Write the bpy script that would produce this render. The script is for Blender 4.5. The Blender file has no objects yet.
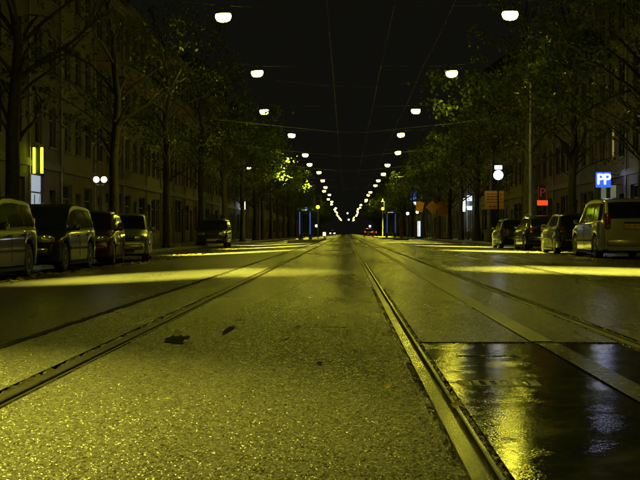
import bpy, math, random
import numpy as np
from mathutils import Vector, Matrix
R = math.radians
rng = random.Random(7)
S = bpy.context.scene
COL = S.collection

# ------------------------------------------------------------------ camera, night sky, exposure
cam_d = bpy.data.cameras.new('camera'); cam = bpy.data.objects.new('camera', cam_d); COL.objects.link(cam)
cam_d.sensor_width = 36; cam_d.lens = 67.5; cam_d.clip_start = 0.05; cam_d.clip_end = 6000
cam.location = (0, 0, 0.65)
cam.rotation_euler = (R(90 - 0.334), 0, R(1.241))
S.camera = cam

W = bpy.data.worlds.new('World'); S.world = W; W.use_nodes = True
bg = W.node_tree.nodes['Background']
bg.inputs['Color'].default_value = (0.9, 0.87, 0.6, 1)      # overcast town night: even dull glow
bg.inputs['Strength'].default_value = 0.00065
S.view_settings.view_transform = 'Standard'; S.view_settings.look = 'None'
S.view_settings.gamma = 1; S.view_settings.use_curve_mapping = False
S.view_settings.exposure = 3.0
S.cycles.max_bounces = 3; S.cycles.diffuse_bounces = 1; S.cycles.glossy_bounces = 2; S.cycles.transparent_max_bounces = 6
LAMP_COL = (1.0, 0.94, 0.095)
LAMP_WIDE = 54.0      # watts, broad part of each lamp's beam
LAMP_NARROW = 15000.0   # watts, tight part straight below
LENS_EMIT = 9.0

# ------------------------------------------------------------------ materials
MATS = {}
def mat(name, base=(.5,.5,.5), rough=.5, metal=0., var=0., vscale=3., bump=0., bscale=40., bdist=.01,
        emit=None, estr=0., coat=0., rvar=0., transl=0., spec=.5, alpha=1., base2=None):
    if name in MATS: return MATS[name]
    m = bpy.data.materials.new(name); m.use_nodes = True; nt = m.node_tree; N = nt.nodes; L = nt.links
    b = N['Principled BSDF']
    b.inputs['Base Color'].default_value = (*base, 1); b.inputs['Roughness'].default_value = rough
    b.inputs['Metallic'].default_value = metal; b.inputs['Specular IOR Level'].default_value = spec
    b.inputs['Coat Weight'].default_value = coat; b.inputs['Coat Roughness'].default_value = .06
    b.inputs['Alpha'].default_value = alpha
    tc = N.new('ShaderNodeTexCoord')
    if var or base2:
        n = N.new('ShaderNodeTexNoise'); n.inputs['Scale'].default_value = vscale; n.inputs['Detail'].default_value = 6
        L.new(tc.outputs['Object'], n.inputs['Vector'])
        r = N.new('ShaderNodeValToRGB'); r.color_ramp.elements[0].position = .3; r.color_ramp.elements[1].position = .7
        lo = [c*(1-var) for c in base]; hi = [min(1, c*(1+var)) for c in (base2 or base)]
        r.color_ramp.elements[0].color = (*lo, 1); r.color_ramp.elements[1].color = (*hi, 1)
        L.new(n.outputs['Fac'], r.inputs['Fac']); L.new(r.outputs['Color'], b.inputs['Base Color'])
    if rvar:
        n2 = N.new('ShaderNodeTexNoise'); n2.inputs['Scale'].default_value = vscale*.7; n2.inputs['Detail'].default_value = 5
        L.new(tc.outputs['Object'], n2.inputs['Vector'])
        mr = N.new('ShaderNodeMapRange'); mr.inputs['From Min'].default_value = .3; mr.inputs['From Max'].default_value = .7
        mr.inputs['To Min'].default_value = max(.02, rough-rvar); mr.inputs['To Max'].default_value = min(1, rough+rvar)
        L.new(n2.outputs['Fac'], mr.inputs['Value']); L.new(mr.outputs['Result'], b.inputs['Roughness'])
    if bump:
        n3 = N.new('ShaderNodeTexNoise'); n3.inputs['Scale'].default_value = bscale; n3.inputs['Detail'].default_value = 4
        L.new(tc.outputs['Object'], n3.inputs['Vector'])
        bu = N.new('ShaderNodeBump'); bu.inputs['Strength'].default_value = bump; bu.inputs['Distance'].default_value = bdist
        L.new(n3.outputs['Fac'], bu.inputs['Height']); L.new(bu.outputs['Normal'], b.inputs['Normal'])
    if emit:
        b.inputs['Emission Color'].default_value = (*emit, 1); b.inputs['Emission Strength'].default_value = estr
    if transl:
        t = N.new('ShaderNodeBsdfTranslucent'); mx = N.new('ShaderNodeMixShader'); mx.inputs['Fac'].default_value = transl
        if b.inputs['Base Color'].links: L.new(b.inputs['Base Color'].links[0].from_socket, t.inputs['Color'])
        else: t.inputs['Color'].default_value = (*base, 1)
        L.new(b.outputs['BSDF'], mx.inputs[1]); L.new(t.outputs['BSDF'], mx.inputs[2])
        L.new(mx.outputs['Shader'], N['Material Output'].inputs['Surface'])
    MATS[name] = m; return m

def asphalt(name, base, rough, rvar, agg, bstr, bdist, wet_scale=.35, facet=0., puddle=None):
    """Wet asphalt: stones of the aggregate as bump, wetness as roughness in patches."""
    m = bpy.data.materials.new(name); m.use_nodes = True; nt = m.node_tree; N = nt.nodes; L = nt.links
    b = N['Principled BSDF']; tc = N.new('ShaderNodeTexCoord')
    vor = N.new('ShaderNodeTexVoronoi'); vor.inputs['Scale'].default_value = agg
    L.new(tc.outputs['Object'], vor.inputs['Vector'])
    no = N.new('ShaderNodeTexNoise'); no.inputs['Scale'].default_value = agg*.45; no.inputs['Detail'].default_value = 5
    L.new(tc.outputs['Object'], no.inputs['Vector'])
    big = N.new('ShaderNodeTexNoise'); big.inputs['Scale'].default_value = wet_scale; big.inputs['Detail'].default_value = 7
    big.inputs['Roughness'].default_value = .6
    mpb = N.new('ShaderNodeMapping'); mpb.inputs['Scale'].default_value = (1.6, .3, 1) if facet > .1 else (1, 1, 1)
    L.new(tc.outputs['Object'], mpb.inputs['Vector']); L.new(mpb.outputs['Vector'], big.inputs['Vector'])
    # colour: every stone its own tone
    cr = N.new('ShaderNodeValToRGB'); cr.color_ramp.elements[0].color = tuple(c*.45 for c in base)+(1,)
    cr.color_ramp.elements[1].color = tuple(c*1.9 for c in base)+(1,)
    sep = N.new('ShaderNodeSeparateColor'); L.new(vor.outputs['Color'], sep.inputs['Color'])
    L.new(sep.outputs['Red'], cr.inputs['Fac'])
    mx = N.new('ShaderNodeMix'); mx.data_type = 'RGBA'; mx.blend_type = 'MULTIPLY'; mx.inputs['Factor'].default_value = .6
    r2 = N.new('ShaderNodeValToRGB'); r2.color_ramp.elements[0].position = .32; r2.color_ramp.elements[1].position = .68
    r2.color_ramp.elements[0].color = (.45,.45,.45,1)
    L.new(big.outputs['Fac'], r2.inputs['Fac'])
    L.new(cr.outputs['Color'], mx.inputs['A']); L.new(r2.outputs['Color'], mx.inputs['B'])
    L.new(mx.outputs['Result'], b.inputs['Base Color'])
    mr = N.new('ShaderNodeMapRange'); mr.inputs['From Min'].default_value = .32; mr.inputs['From Max'].default_value = .68
    mr.inputs['To Min'].default_value = max(.02, rough-rvar); mr.inputs['To Max'].default_value = rough+rvar
    L.new(big.outputs['Fac'], mr.inputs['Value']); L.new(mr.outputs['Result'], b.inputs['Roughness'])
    ad = N.new('ShaderNodeMath'); ad.operation = 'MULTIPLY_ADD'; ad.inputs[1].default_value = -.9
    L.new(vor.outputs['Distance'], ad.inputs[0]); L.new(no.outputs['Fac'], ad.inputs[2])
    bu = N.new('ShaderNodeBump'); bu.inputs['Strength'].default_value = bstr; bu.inputs['Distance'].default_value = bdist
    L.new(ad.outputs['Value'], bu.inputs['Height'])
    if puddle:
        mr3 = N.new('ShaderNodeMapRange'); mr3.inputs['From Min'].default_value = puddle[0]; mr3.inputs['From Max'].default_value = puddle[1]
        mr3.inputs['To Min'].default_value = bstr; mr3.inputs['To Max'].default_value = bstr*.06
        L.new(big.outputs['Fac'], mr3.inputs['Value']); L.new(mr3.outputs['Result'], bu.inputs['Strength'])
    # every stone a facet of its own tilt
    if facet:
        v2 = N.new('ShaderNodeTexVoronoi'); v2.inputs['Scale'].default_value = agg*.8; L.new(tc.outputs['Object'], v2.inputs['Vector'])
        sb = N.new('ShaderNodeVectorMath'); sb.operation = 'SUBTRACT'; sb.inputs[1].default_value = (.5,.5,.5); L.new(v2.outputs['Color'], sb.inputs[0])
        sc = N.new('ShaderNodeVectorMath'); sc.operation = 'SCALE'; sc.inputs['Scale'].default_value = facet; L.new(sb.outputs['Vector'], sc.inputs[0])
        sm = N.new('ShaderNodeVectorMath'); sm.operation = 'ADD'; L.new(bu.outputs['Normal'], sm.inputs[0]); L.new(sc.outputs['Vector'], sm.inputs[1])
        nm = N.new('ShaderNodeVectorMath'); nm.operation = 'NORMALIZE'; L.new(sm.outputs['Vector'], nm.inputs[0])
        L.new(nm.outputs['Vector'], b.inputs['Normal'])
    else: L.new(bu.outputs['Normal'], b.inputs['Normal'])
    MATS[name] = m; return m

A_BED  = asphalt('coarse wet asphalt', (.058,.056,.05), .25, .07, 95, .9, .006, facet=.9)
A_LANE = asphalt('side lane asphalt', (.042,.04,.036), .32, .08, 120, .8, .004, facet=.6)
A_SMOOTH = asphalt('smooth wet asphalt', (.008,.008,.008), .11, .07, 110, .3, .0025, wet_scale=3.6, puddle=(.36,.58), facet=.015)
M_PAVE = mat('wet paving', (.11,.10,.09), .4, var=.35, vscale=2, bump=.3, bscale=30)
M_GROUND = mat('dark earth', (.04,.04,.03), .9, var=.3)
M_KERB = mat('kerb stone', (.22,.21,.19), .45, var=.25, vscale=5, bump=.25, bscale=60)
M_STRIPE = mat('worn road paint', (.045,.044,.04), .35, base2=(.12,.12,.105), var=.4, vscale=18, bump=.5, bscale=110, bdist=.004)
M_STRIPE_WET = mat('worn wet road paint', (.012,.012,.011), .22, base2=(.07,.07,.06), var=.3, vscale=22, bump=.4, bscale=110, bdist=.003, rvar=.08)
M_RAIL = mat('worn rail steel', (.33,.32,.30), .24, metal=1, var=.12, vscale=4, rvar=.04, bump=.06, bscale=240, bdist=.001)
M_RUSTRAIL = mat('dull rail steel', (.055,.048,.04), .45, metal=.8, var=.4, vscale=12, bump=.3, bscale=80)
M_FILL = mat('wet bitumen joint', (.015,.014,.012), .22, var=.4, vscale=20, bump=.7, bscale=70, bdist=.008, rvar=.1)
M_TAR = mat('tar stain', (.012,.012,.011), .85, bump=.5, bscale=120, bdist=.003, spec=.1)
M_WIRE = mat('wire copper', (.05,.042,.035), .6)
M_CABLE = mat('steel cable', (.09,.09,.09), .6)
M_HOUSING = mat('lamp housing grey', (.16,.16,.15), .5)
M_LENS = mat('sodium lamp lens', (.9,.85,.6), .3, emit=(1,.92,.06), estr=LENS_EMIT)
M_DARKMETAL = mat('dark painted steel', (.03,.035,.035), .35, var=.2)
M_GREYMETAL = mat('galvanised steel', (.24,.24,.23), .42, metal=.5, var=.2, vscale=6)
M_BLACK = mat('black rubber', (.012,.012,.012), .6, bump=.2)
M_TYRE = mat('tyre rubber', (.018,.018,.018), .55)
M_RIM = mat('alloy rim', (.42,.42,.40), .32, metal=.85, var=.2)
M_GLASS = mat('car window glass', (.012,.014,.012), .06, spec=.8, bump=.05, bscale=120, bdist=.002)
M_WGLASS = mat('house window glass', (.012,.013,.015), .08, spec=.7, bump=.06, bscale=1.3, bdist=.03)
M_CHROME = mat('chrome', (.75,.75,.72), .12, metal=1)
M_HEAD = mat('headlamp glass', (.6,.6,.55), .1, metal=.75)
M_TAIL = mat('tail lamp red', (.32,.012,.008), .15, coat=.6)
M_AMBERLENS = mat('indicator amber', (.5,.16,.01), .2)
M_PLATE_Y = mat('yellow number plate', (.75,.42,.02), .4)
M_PLATE_B = mat('plate characters', (.01,.01,.01), .5)
M_BARK = mat('wet bark', (.045,.037,.028), .65, var=.45, vscale=9, bump=.9, bscale=22, bdist=.03)
M_LEAF = mat('lime leaves', (.045,.095,.012), .42, base2=(.10,.13,.018), var=.25, vscale=1.4, transl=.35)
M_FALLEN = mat('fallen leaves', (.14,.09,.02), .35, base2=(.25,.19,.04), var=.3, vscale=8)
def em(name, col, s, base=None): return mat(name, base or tuple(min(.9, c*.8+.05) for c in col), .4, emit=col, estr=s)
E_WHITE = em('globe white light', (1,.97,.95), .8)
E_COOL = em('cool white light', (.78,.87,1), .9)
E_COOLDIM = em('cool lit window', (.62,.74,1), .055)
E_DIMWARM = em('dim warm window', (1,.72,.3), .022)
E_TUBE = em('yellow green tube', (.85,1,.03), .55)
E_BLUE = em('blue lightbox', (.02,.07,1), .28)
E_BLUENEON = em('blue neon', (.12,.22,1), .55)
E_BLUEDIM = em('dim blue strip', (.05,.16,.8), .075)
E_LETTER = em('white lit letters', (.88,.94,1), 1.3)
E_RED = em('red lit panel', (1,.085,.01), .11)
E_REDDIM = em('dim red tube', (1,.12,.10), .007)
E_AMBER = em('amber signal', (1,.52,.01), .75)
E_TAILLIT = em('lit tail lamp', (1,.04,.03), .5)
E_HEADLIT = em('lit headlamp', (.9,.95,1), 3)
E_WARMLAMP = em('warm wall lamp', (1,.82,.5), 2.5)
E_YELLOWBOX = em('yellow lit bollard', (1,.83,.2), .5)
E_SHOPDIM = em('dim shop window', (.6,.8,.85), .008)
E_PANEL = em('pale blue panel', (.5,.65,1), .35)
E_COOLMID = em('pale cool light', (.65,.82,1), .16)
E_REFL = mat('bicycle reflector', (.5,.02,.02), .2)
E_SHOPWALL = em('lit shop interior', (.72,.8,.78), .014)
M_ORANGE = mat('reflective orange board', (.95,.40,.02), .45, var=.08, emit=(1,.22,.0), estr=.0)
M_ORTXT = mat('sign print black', (.02,.015,.01), .6)
M_BLUEPAINT = mat('blue painted frame', (.03,.09,.28), .3)
M_SHELTERGLASS = mat('shelter glass', (.05,.06,.06), .06, alpha=.35)
BRICKS = [('dark red brick', (.105,.05,.034)), ('brown brick', (.095,.068,.046)), ('ochre brick', (.14,.105,.06)),
          ('grey plaster', (.14,.135,.125)), ('dark brown brick', (.065,.05,.037)), ('pale sandstone', (.19,.17,.135))]
M_TRIM = mat('sooty stone trim', (.10,.095,.085), .7, var=.3, vscale=4)
def brick_mat(name, base):
    if name in MATS: return MATS[name]
    m = mat(name, base, .75); nt = m.node_tree; N = nt.nodes; L = nt.links; b = N['Principled BSDF']
    tc = N.new('ShaderNodeTexCoord'); mp = N.new('ShaderNodeMapping'); mp.inputs['Rotation'].default_value = (R(90), 0, R(90))
    bt = N.new('ShaderNodeTexBrick'); bt.inputs['Scale'].default_value = 1; bt.inputs['Brick Width'].default_value = .22
    bt.inputs['Row Height'].default_value = .065; bt.inputs['Mortar Size'].default_value = .006
    bt.inputs['Color1'].default_value = (*[c*.8 for c in base], 1); bt.inputs['Color2'].default_value = (*[c*1.25 for c in base], 1)
    bt.inputs['Mortar'].default_value = (*[c*.6+.03 for c in base], 1)
    L.new(tc.outputs['Object'], mp.inputs['Vector']); L.new(mp.outputs['Vector'], bt.inputs['Vector'])
    n = N.new('ShaderNodeTexNoise'); n.inputs['Scale'].default_value = .8; n.inputs['Detail'].default_value = 8
    L.new(tc.outputs['Object'], n.inputs['Vector'])
    mx = N.new('ShaderNodeMix'); mx.data_type = 'RGBA'; mx.blend_type = 'MULTIPLY'; mx.inputs['Factor'].default_value = .7
    L.new(bt.outputs['Color'], mx.inputs['A']); L.new(n.outputs['Color'], mx.inputs['B'])
    rp = N.new('ShaderNodeValToRGB'); rp.color_ramp.elements[0].position = .25; rp.color_ramp.elements[1].position = .65
    rp.color_ramp.elements[0].color = (.35,.35,.35,1)
    L.new(n.outputs['Fac'], rp.inputs['Fac']); L.new(rp.outputs['Color'], mx.inputs['B'])
    L.new(mx.outputs['Result'], b.inputs['Base Color'])
    return m

# ------------------------------------------------------------------ mesh helpers
class MB:
    def __init__(s): s.v = []; s.f = []
    def add(s, v, f):
        o = len(s.v); s.v += [tuple(p) for p in v]; s.f += [tuple(i+o for i in q) for q in f]; return s
    def box(s, c, d, M=None, bev=0):
        x, y, z = d[0]/2, d[1]/2, d[2]/2
        if bev <= 0:
            P = [(-x,-y,-z),(x,-y,-z),(x,y,-z),(-x,y,-z),(-x,-y,z),(x,-y,z),(x,y,z),(-x,y,z)]
            F = [(0,3,2,1),(4,5,6,7),(0,1,5,4),(1,2,6,5),(2,3,7,6),(3,0,4,7)]
        else:   # bevelled in the four edges along z plus chamfered top and bottom
            e = min(bev, x*.9, y*.9, z*.9)
            def ring(a, zz): return [(-x+e-a+0, -y-0+e*0+(0), zz)] if False else [(-x+e,-y+a,zz),(x-e,-y+a,zz),(x-a,-y+e,zz),(x-a,y-e,zz),(x-e,y-a,zz),(-x+e,y-a,zz),(-x+a,y-e,zz),(-x+a,-y+e,zz)]
            rs = [ring(e*.7, -z), ring(0, -z+e), ring(0, z-e), ring(e*.7, z)]
            P = sum(rs, []); F = [tuple(range(7,-1,-1)), tuple(range(24,32))]
            for k in range(3):
                for i in range(8): j = (i+1) % 8; F.append((k*8+i, k*8+j, k*8+8+j, k*8+8+i))
        if M is not None: P = [M @ Vector(p) for p in P]
        return s.add([(p[0]+c[0], p[1]+c[1], p[2]+c[2]) for p in P], F)
    def tube(s, pts, rad, n=8, cap=True):
        pts = [Vector(p) for p in pts]
        if not hasattr(rad, '__len__'): rad = [rad]*len(pts)
        V = []; F = []
        for i, p in enumerate(pts):
            d = (pts[min(i+1, len(pts)-1)]-pts[max(i-1, 0)]).normalized()
            a = d.orthogonal().normalized() if abs(d.z) > .95 else d.cross(Vector((0,0,1))).normalized()
            if abs(d.z) > .95: a = (Vector((1,0,0))-d*d.x).normalized()
            b = d.cross(a)
            for k in range(n):
                t = 2*math.pi*k/n; V.append(p+(a*math.cos(t)+b*math.sin(t))*rad[i])
        for i in range(len(pts)-1):
            for k in range(n):
                j = (k+1) % n; F.append((i*n+k, i*n+j, (i+1)*n+j, (i+1)*n+k))
        if cap: F += [tuple(range(n-1,-1,-1)), tuple(range((len(pts)-1)*n, len(pts)*n))]
        return s.add(V, F)
    def lathe(s, prof, c=(0,0,0), n=24, M=None, sx=1, sy=1):
        V = []; F = []; m = len(prof)
        for (r, z) in prof:
            for k in range(n):
                t = 2*math.pi*k/n; V.append(Vector((r*math.cos(t)*sx, r*math.sin(t)*sy, z)))
        if M is not None: V = [M @ p for p in V]
        V = [p+Vector(c) for p in V]
        for i in range(m-1):
            for k in range(n):
                j = (k+1) % n; F.append((i*n+k, i*n+j, (i+1)*n+j, (i+1)*n+k))
        if prof[0][0] > 1e-4: F.append(tuple(range(n-1,-1,-1)))
        if prof[-1][0] > 1e-4: F.append(tuple(range((m-1)*n, m*n)))
        return s.add(V, F)
    def prism(s, poly, y0, y1):      # polygon in xz extruded along y
        n = len(poly); V = [(p[0], y0, p[1]) for p in poly]+[(p[0], y1, p[1]) for p in poly]
        F = [tuple(range(n)), tuple(range(2*n-1, n-1, -1))]+[(i, i+n, (i+1) % n+n, (i+1) % n) for i in range(n)]
        return s.add(V, F)
    def mesh(s, name, m, smooth=None):
        me = bpy.data.meshes.new(name); me.from_pydata(s.v, [], s.f); me.validate(); me.update()
        if m: me.materials.append(m)
        if smooth is not None:
            me.polygons.foreach_set('use_smooth', [True]*len(me.polygons)); me.set_sharp_from_angle(angle=R(smooth))
        return me
    def build(s, name, m, parent=None, loc=(0,0,0), smooth=None):
        return link(name, s.mesh(name, m, smooth), parent, loc)
def link(name, data, parent=None, loc=(0,0,0), rot=(0,0,0)):
    o = bpy.data.objects.new(name, data); COL.objects.link(o); o.location = loc; o.rotation_euler = rot
    if parent: o.parent = parent
    return o
def empty(name, loc=(0,0,0), rz=0):
    o = bpy.data.objects.new(name, None); COL.objects.link(o); o.location = loc; o.rotation_euler = (0,0,rz); o.empty_display_size = .2; return o
def tag(o, label=None, cat=None, group=None, kind=None):
    if label: o['label'] = label
    if cat: o['category'] = cat
    if group: o['group'] = group
    if kind: o['kind'] = kind
    return o
KIDS = {}
def copy_tree(o, parent=None):
    c = o.copy(); COL.objects.link(c); c.parent = parent
    for ch in list(o.children): copy_tree(ch, c)
    return c
def text_mesh(s, size, extrude=.01):
    cu = bpy.data.curves.new('text', 'FONT'); cu.body = s; cu.size = size; cu.extrude = extrude; cu.align_x = 'CENTER'; cu.align_y = 'CENTER'
    to = bpy.data.objects.new('text', cu); COL.objects.link(to)
    bpy.context.view_layer.update()
    me = bpy.data.meshes.new_from_object(to.evaluated_get(bpy.context.evaluated_depsgraph_get()))
    bpy.data.objects.remove(to); bpy.data.curves.remove(cu); return me

# ------------------------------------------------------------------ the setting: ground, road, tracks, pavements
def ground_z(x):
    if -1.95 <= x <= 3.65: return 0.
    if x < 0: return -.2*min(1, (-1.95-x)/4.1)
    return -.09*min(1, (x-3.65)/4.5)
RAILS = [-1.34, .37, 1.68, 3.39]
YEND = 950
tag(MB().add([(-1500,-400,-.45),(1500,-400,-.45),(1500,3000,-.45),(-1500,3000,-.45)], [(0,1,2,3)]).build('ground', M_GROUND), kind='structure')
def strip(name, m, x0, x1, y0, y1, dz=0., nx=1, nb=None):
    """sheet that follows the camber, with a skirt on its sides"""
    ys = [y0, y1]; mb = MB(); xs = [x0+(x1-x0)*i/nx for i in range(nx+1)]
    V = [(x, y, ground_z(x)+dz) for y in ys for x in xs]; n = nx+1
    F = [(i, i+1, n+i+1, n+i) for i in range(nx)]
    mb.add(V, F)
    for x in (x0, x1):
        z = ground_z(x)+dz; mb.add([(x,y0,z),(x,y1,z),(x,y1,z-.12),(x,y0,z-.12)], [(0,1,2,3)])
    for y in ys:
        mb.add([(x0,y,ground_z(x0)+dz),(x1,y,ground_z(x1)+dz),(x1,y,ground_z(x1)+dz-.12),(x0,y,ground_z(x0)+dz-.12)], [(0,1,2,3)])
    return tag(mb.build(name, m), kind='structure')
strip('road', A_LANE, -8.3, -1.93, -40, YEND, nx=12)
strip('road', A_LANE, 3.85, 9.5, -40, YEND, nx=10)
G = .075     # half gap kept free for each rail
edges = [-1.92, RAILS[0]-G, RAILS[0]+G, RAILS[1]-G, RAILS[1]+G, RAILS[2]-G, RAILS[2]+G, RAILS[3]-G, RAILS[3]+G, 3.84]
def rough_paving(x0, x1, y0, y1, dx, dy, seed):
    # the near asphalt with its stones as real relief
    nr = np.random.default_rng(seed); nx = int((x1-x0)/dx)+1; ny = int(math.log(y1/y0)/dy)+1
    X, Y = np.meshgrid(np.linspace(x0, x1, nx), y0*(y1/y0)**np.linspace(0, 1, ny)); fade = np.clip((y1-Y)/4, 0, 1); DY = Y*dy
    h = nr.uniform(-1, 1, X.shape); h = np.where(h > 0, h**1.4, -np.abs(h))
    inner = np.ones_like(X); inner[:, 0] = inner[:, -1] = 0; inner[0] = inner[-1] = 0
    X = X+nr.uniform(-.35, .35, X.shape)*dx*inner; Y = Y+nr.uniform(-.35, .35, Y.shape)*DY*inner
    Z = .006+h*(.0003+.0021*fade)*inner
    co = np.stack([X, Y, Z], -1).reshape(-1, 3).astype(np.float32)
    a = (np.arange(ny-1)[:, None]*nx+np.arange(nx-1)[None]).ravel(); q = np.stack([a, a+1, a+nx+1, a, a+nx+1, a+nx], 1).reshape(-1, 3)
    me = bpy.data.meshes.new('track_paving'); me.vertices.add(len(co)); me.vertices.foreach_set('co', co.ravel())
    me.loops.add(q.size); me.loops.foreach_set('vertex_index', q.ravel().astype(np.int32)); me.polygons.add(len(q))
    me.polygons.foreach_set('loop_start', np.arange(0, q.size, 3, dtype=np.int32)); me.update(calc_edges=True)
    me.polygons.foreach_set('use_smooth', np.zeros(len(q), dtype=bool)); me.materials.append(A_BED_NEAR)
    tag(link('track_paving', me), kind='structure')
A_BED_NEAR = asphalt('coarse wet asphalt relief', (.058,.056,.05), .27, .08, 110, .8, .004, facet=.6)
rough_paving(edges[2], edges[3], 2.3, 12, .0065, .0026, 1)
rough_paving(edges[0], edges[1], 4.2, 14, .0075, .0024, 2)
for i in range(0, 10, 2):
    if i == 2:
        strip('track_paving', A_BED, edges[2], edges[3], -40, 2.3, dz=.006); strip('track_paving', A_BED, edges[2], edges[3], 12, YEND, dz=.006)
    elif i == 0:
        strip('track_paving', A_BED, edges[0], edges[1], -40, 4.2, dz=.006); strip('track_paving', A_BED, edges[0], edges[1], 14, YEND, dz=.006)
    elif i == 4:
        strip('track_paving', A_SMOOTH, edges[4], edges[5], -5, 7.1, dz=.001)
        strip('track_paving', A_BED, edges[4], edges[5], 7.112, YEND, dz=.006)
        strip('track_paving', A_BED, edges[4], edges[5], -40, -5.01, dz=.006)
    else:
        strip('track_paving', A_BED, edges[i], edges[i+1], -40, YEND, dz=.006)
tag(MB().box((.95, 450, -.14), (6.4, 990, .04)).build('track_bed', M_FILL), kind='structure')

def rail(x, m, label, near):
    root = empty('tram_rail', (x, 0, 0)); tag(root, label, 'rail', 'tram rails in the road')
    # grooved rail: running head, groove, keeper lip
    poly = [(-.045,-.11),(-.045,-.004),(-.04,.004),(.008,.005),(.012,.0),(.014,-.036),(.034,-.036),(.036,.0),(.04,.003),(.05,.002),(.052,-.004),(.052,-.11)]
    MB().prism(poly, -40, YEND).build('rail_head', m, root)
    rr = random.Random(int(x*100)+3)
    for sx0, sx1 in ((-.0745,-.046),(.053,.0745)):
        mb = MB(); V = []; y = 1.2; n = 0
        while y < 60:
            e = rr.uniform(0, .012)
            z = rr.uniform(-.008, .006)+( -.012 if rr.random() < .18 else 0)
            V += [(sx0,y,z),((sx0+sx1)/2,y,z+rr.uniform(-.004,.008)),(sx1,y,z-.002)]; n += 1
            y += .035 if y < 14 else .15
        V += [(sx0,YEND,0),((sx0+sx1)/2,YEND,.002),(sx1,YEND,0)]; n += 1
        F = []
        for i in range(n-1):
            for k in range(2): F.append((i*3+k, i*3+k+1, i*3+k+4, i*3+k+3))
        mb.add(V, F); mb.build('joint_filler', M_FILL, root)
    return root
rail(RAILS[0], M_RUSTRAIL, 'dull tram rail beside the dark tar stain, nearest the facing parked cars', 0)
rail(RAILS[1], M_RAIL, 'shiny wet tram rail along the edge of the smooth wet patch', 1)
rail(RAILS[2], M_RUSTRAIL, 'dark tram rail beyond the painted stripe, nearest that stripe', 0)
rail(RAILS[3], M_RUSTRAIL, 'dark tram rail nearest the cars parked rear-on', 0)
sr = random.Random(12); V = []; n = 0; yy = -10.
while yy < 200:
    c = -1.945+sr.uniform(-.008,.008); hw = .028+sr.uniform(-.008,.01); V += [(c-hw,yy,.0115),(c+hw,yy,.0115)]; n += 1; yy += .12 if yy < 25 else 1.
tag(MB().add(V, [(2*i,2*i+1,2*i+3,2*i+2) for i in range(n-1)]).build('road_seam', M_TAR), kind='structure')
# painted line between the tracks, worn
tag(MB().add([(1.09,7.12,.0105),(1.225,7.12,.0105),(1.225,190,.0105),(1.09,190,.0105)], [(0,1,2,3)]).build('road_marking', M_STRIPE), kind='structure')
tag(MB().add([(1.12,-5,.0055),(1.245,-5,.0055),(1.245,7.09,.0055),(1.12,7.09,.0055)], [(0,1,2,3)]).build('road_marking', M_STRIPE_WET), kind='structure')
# tar stains
def stain(cx, cy, rx, ry, seed, z=.0105):
    r = random.Random(seed); n = 26
    V = [(cx, cy, z)]+[(cx+rx*math.cos(t)*k, cy+ry*math.sin(t)*k, z) for t, k in ((2*math.pi*i/n, r.uniform(.55, 1.1)) for i in range(n))]
    tag(MB().add(V, [(0, 1+i, 1+(i+1) % n) for i in range(n)]).build('tar_stain', M_TAR), kind='structure')
stain(-1.02, 7.25, .085, .28, 3); stain(-.78, 7.9, .03, .35, 5); stain(-.98, 7.0, .05, .07, 6); stain(-.13, 5.9, .016, .07, 8)
# narrow seams across the inner paving
for y, x0, x1 in ((7.26,-.46,-.12),(8.2,-.36,.02)):
    tag(MB().box(((x0+x1)/2, y, .0065), (x1-x0, .012, .003)).build('road_seam', M_FILL), kind='structure')
tag(MB().box((.75, 6.35, .0015), (.34, .025, .003)).build('road_seam', M_FILL), kind='structure')
def crack(x, y, dx, dy, n, seed, w=.006):
    r = random.Random(seed); V = []
    for k in range(n):
        V += [(x-w*r.uniform(.3,1), y, .0105), (x+w*r.uniform(.3,1), y+.004, .0105)]; x += dx/n+r.uniform(-.012,.012); y += dy/n
    tag(MB().add(V, [(2*i,2*i+1,2*i+3,2*i+2) for i in range(n-1)]).build('road_crack', M_TAR), kind='structure')
crack(-.62, 13, .2, 6, 60, 1, .004)
# drain in the smooth patch
dr = empty('rail_drain', (.66, 5.2, .0)); tag(dr, 'slotted cast iron rail drain set in the smooth wet patch', 'drain')
MB().box((0,-.085,-.006), (.34,.02,.016)).box((0,.085,-.006), (.34,.02,.016)).box((-.165,0,-.006), (.02,.15,.016)).box((.165,0,-.006), (.02,.15,.016)).build('frame', M_DARKMETAL, dr)
me = MB().box((0,0,-.0055), (.022,.15,.016)).mesh('bar', M_DARKMETAL)
for k in range(7): link('bar', me, dr, (-.14+k*.047, 0, 0))
# kerbs and pavements
for name, x0, x1, zr in (('kerb', -8.42, -8.3, -.2), ('kerb', 9.5, 9.62, -.09)):
    tag(MB().prism([(x0,zr-.25),(x0,zr+.12),(x0+.01,zr+.13),(x1-.01,zr+.13),(x1,zr+.12),(x1,zr-.25)], -40, YEND).build(name, M_KERB), kind='structure')
tag(MB().box((-10.9, 450, -.28), (4.95, 990, .4)).build('pavement', M_PAVE), kind='structure')
tag(MB().box((11.95, 450, -.17), (4.65, 990, .4)).build('pavement', M_PAVE), kind='structure')
ZL, ZR = -.08, .03      # pavement levels

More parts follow.
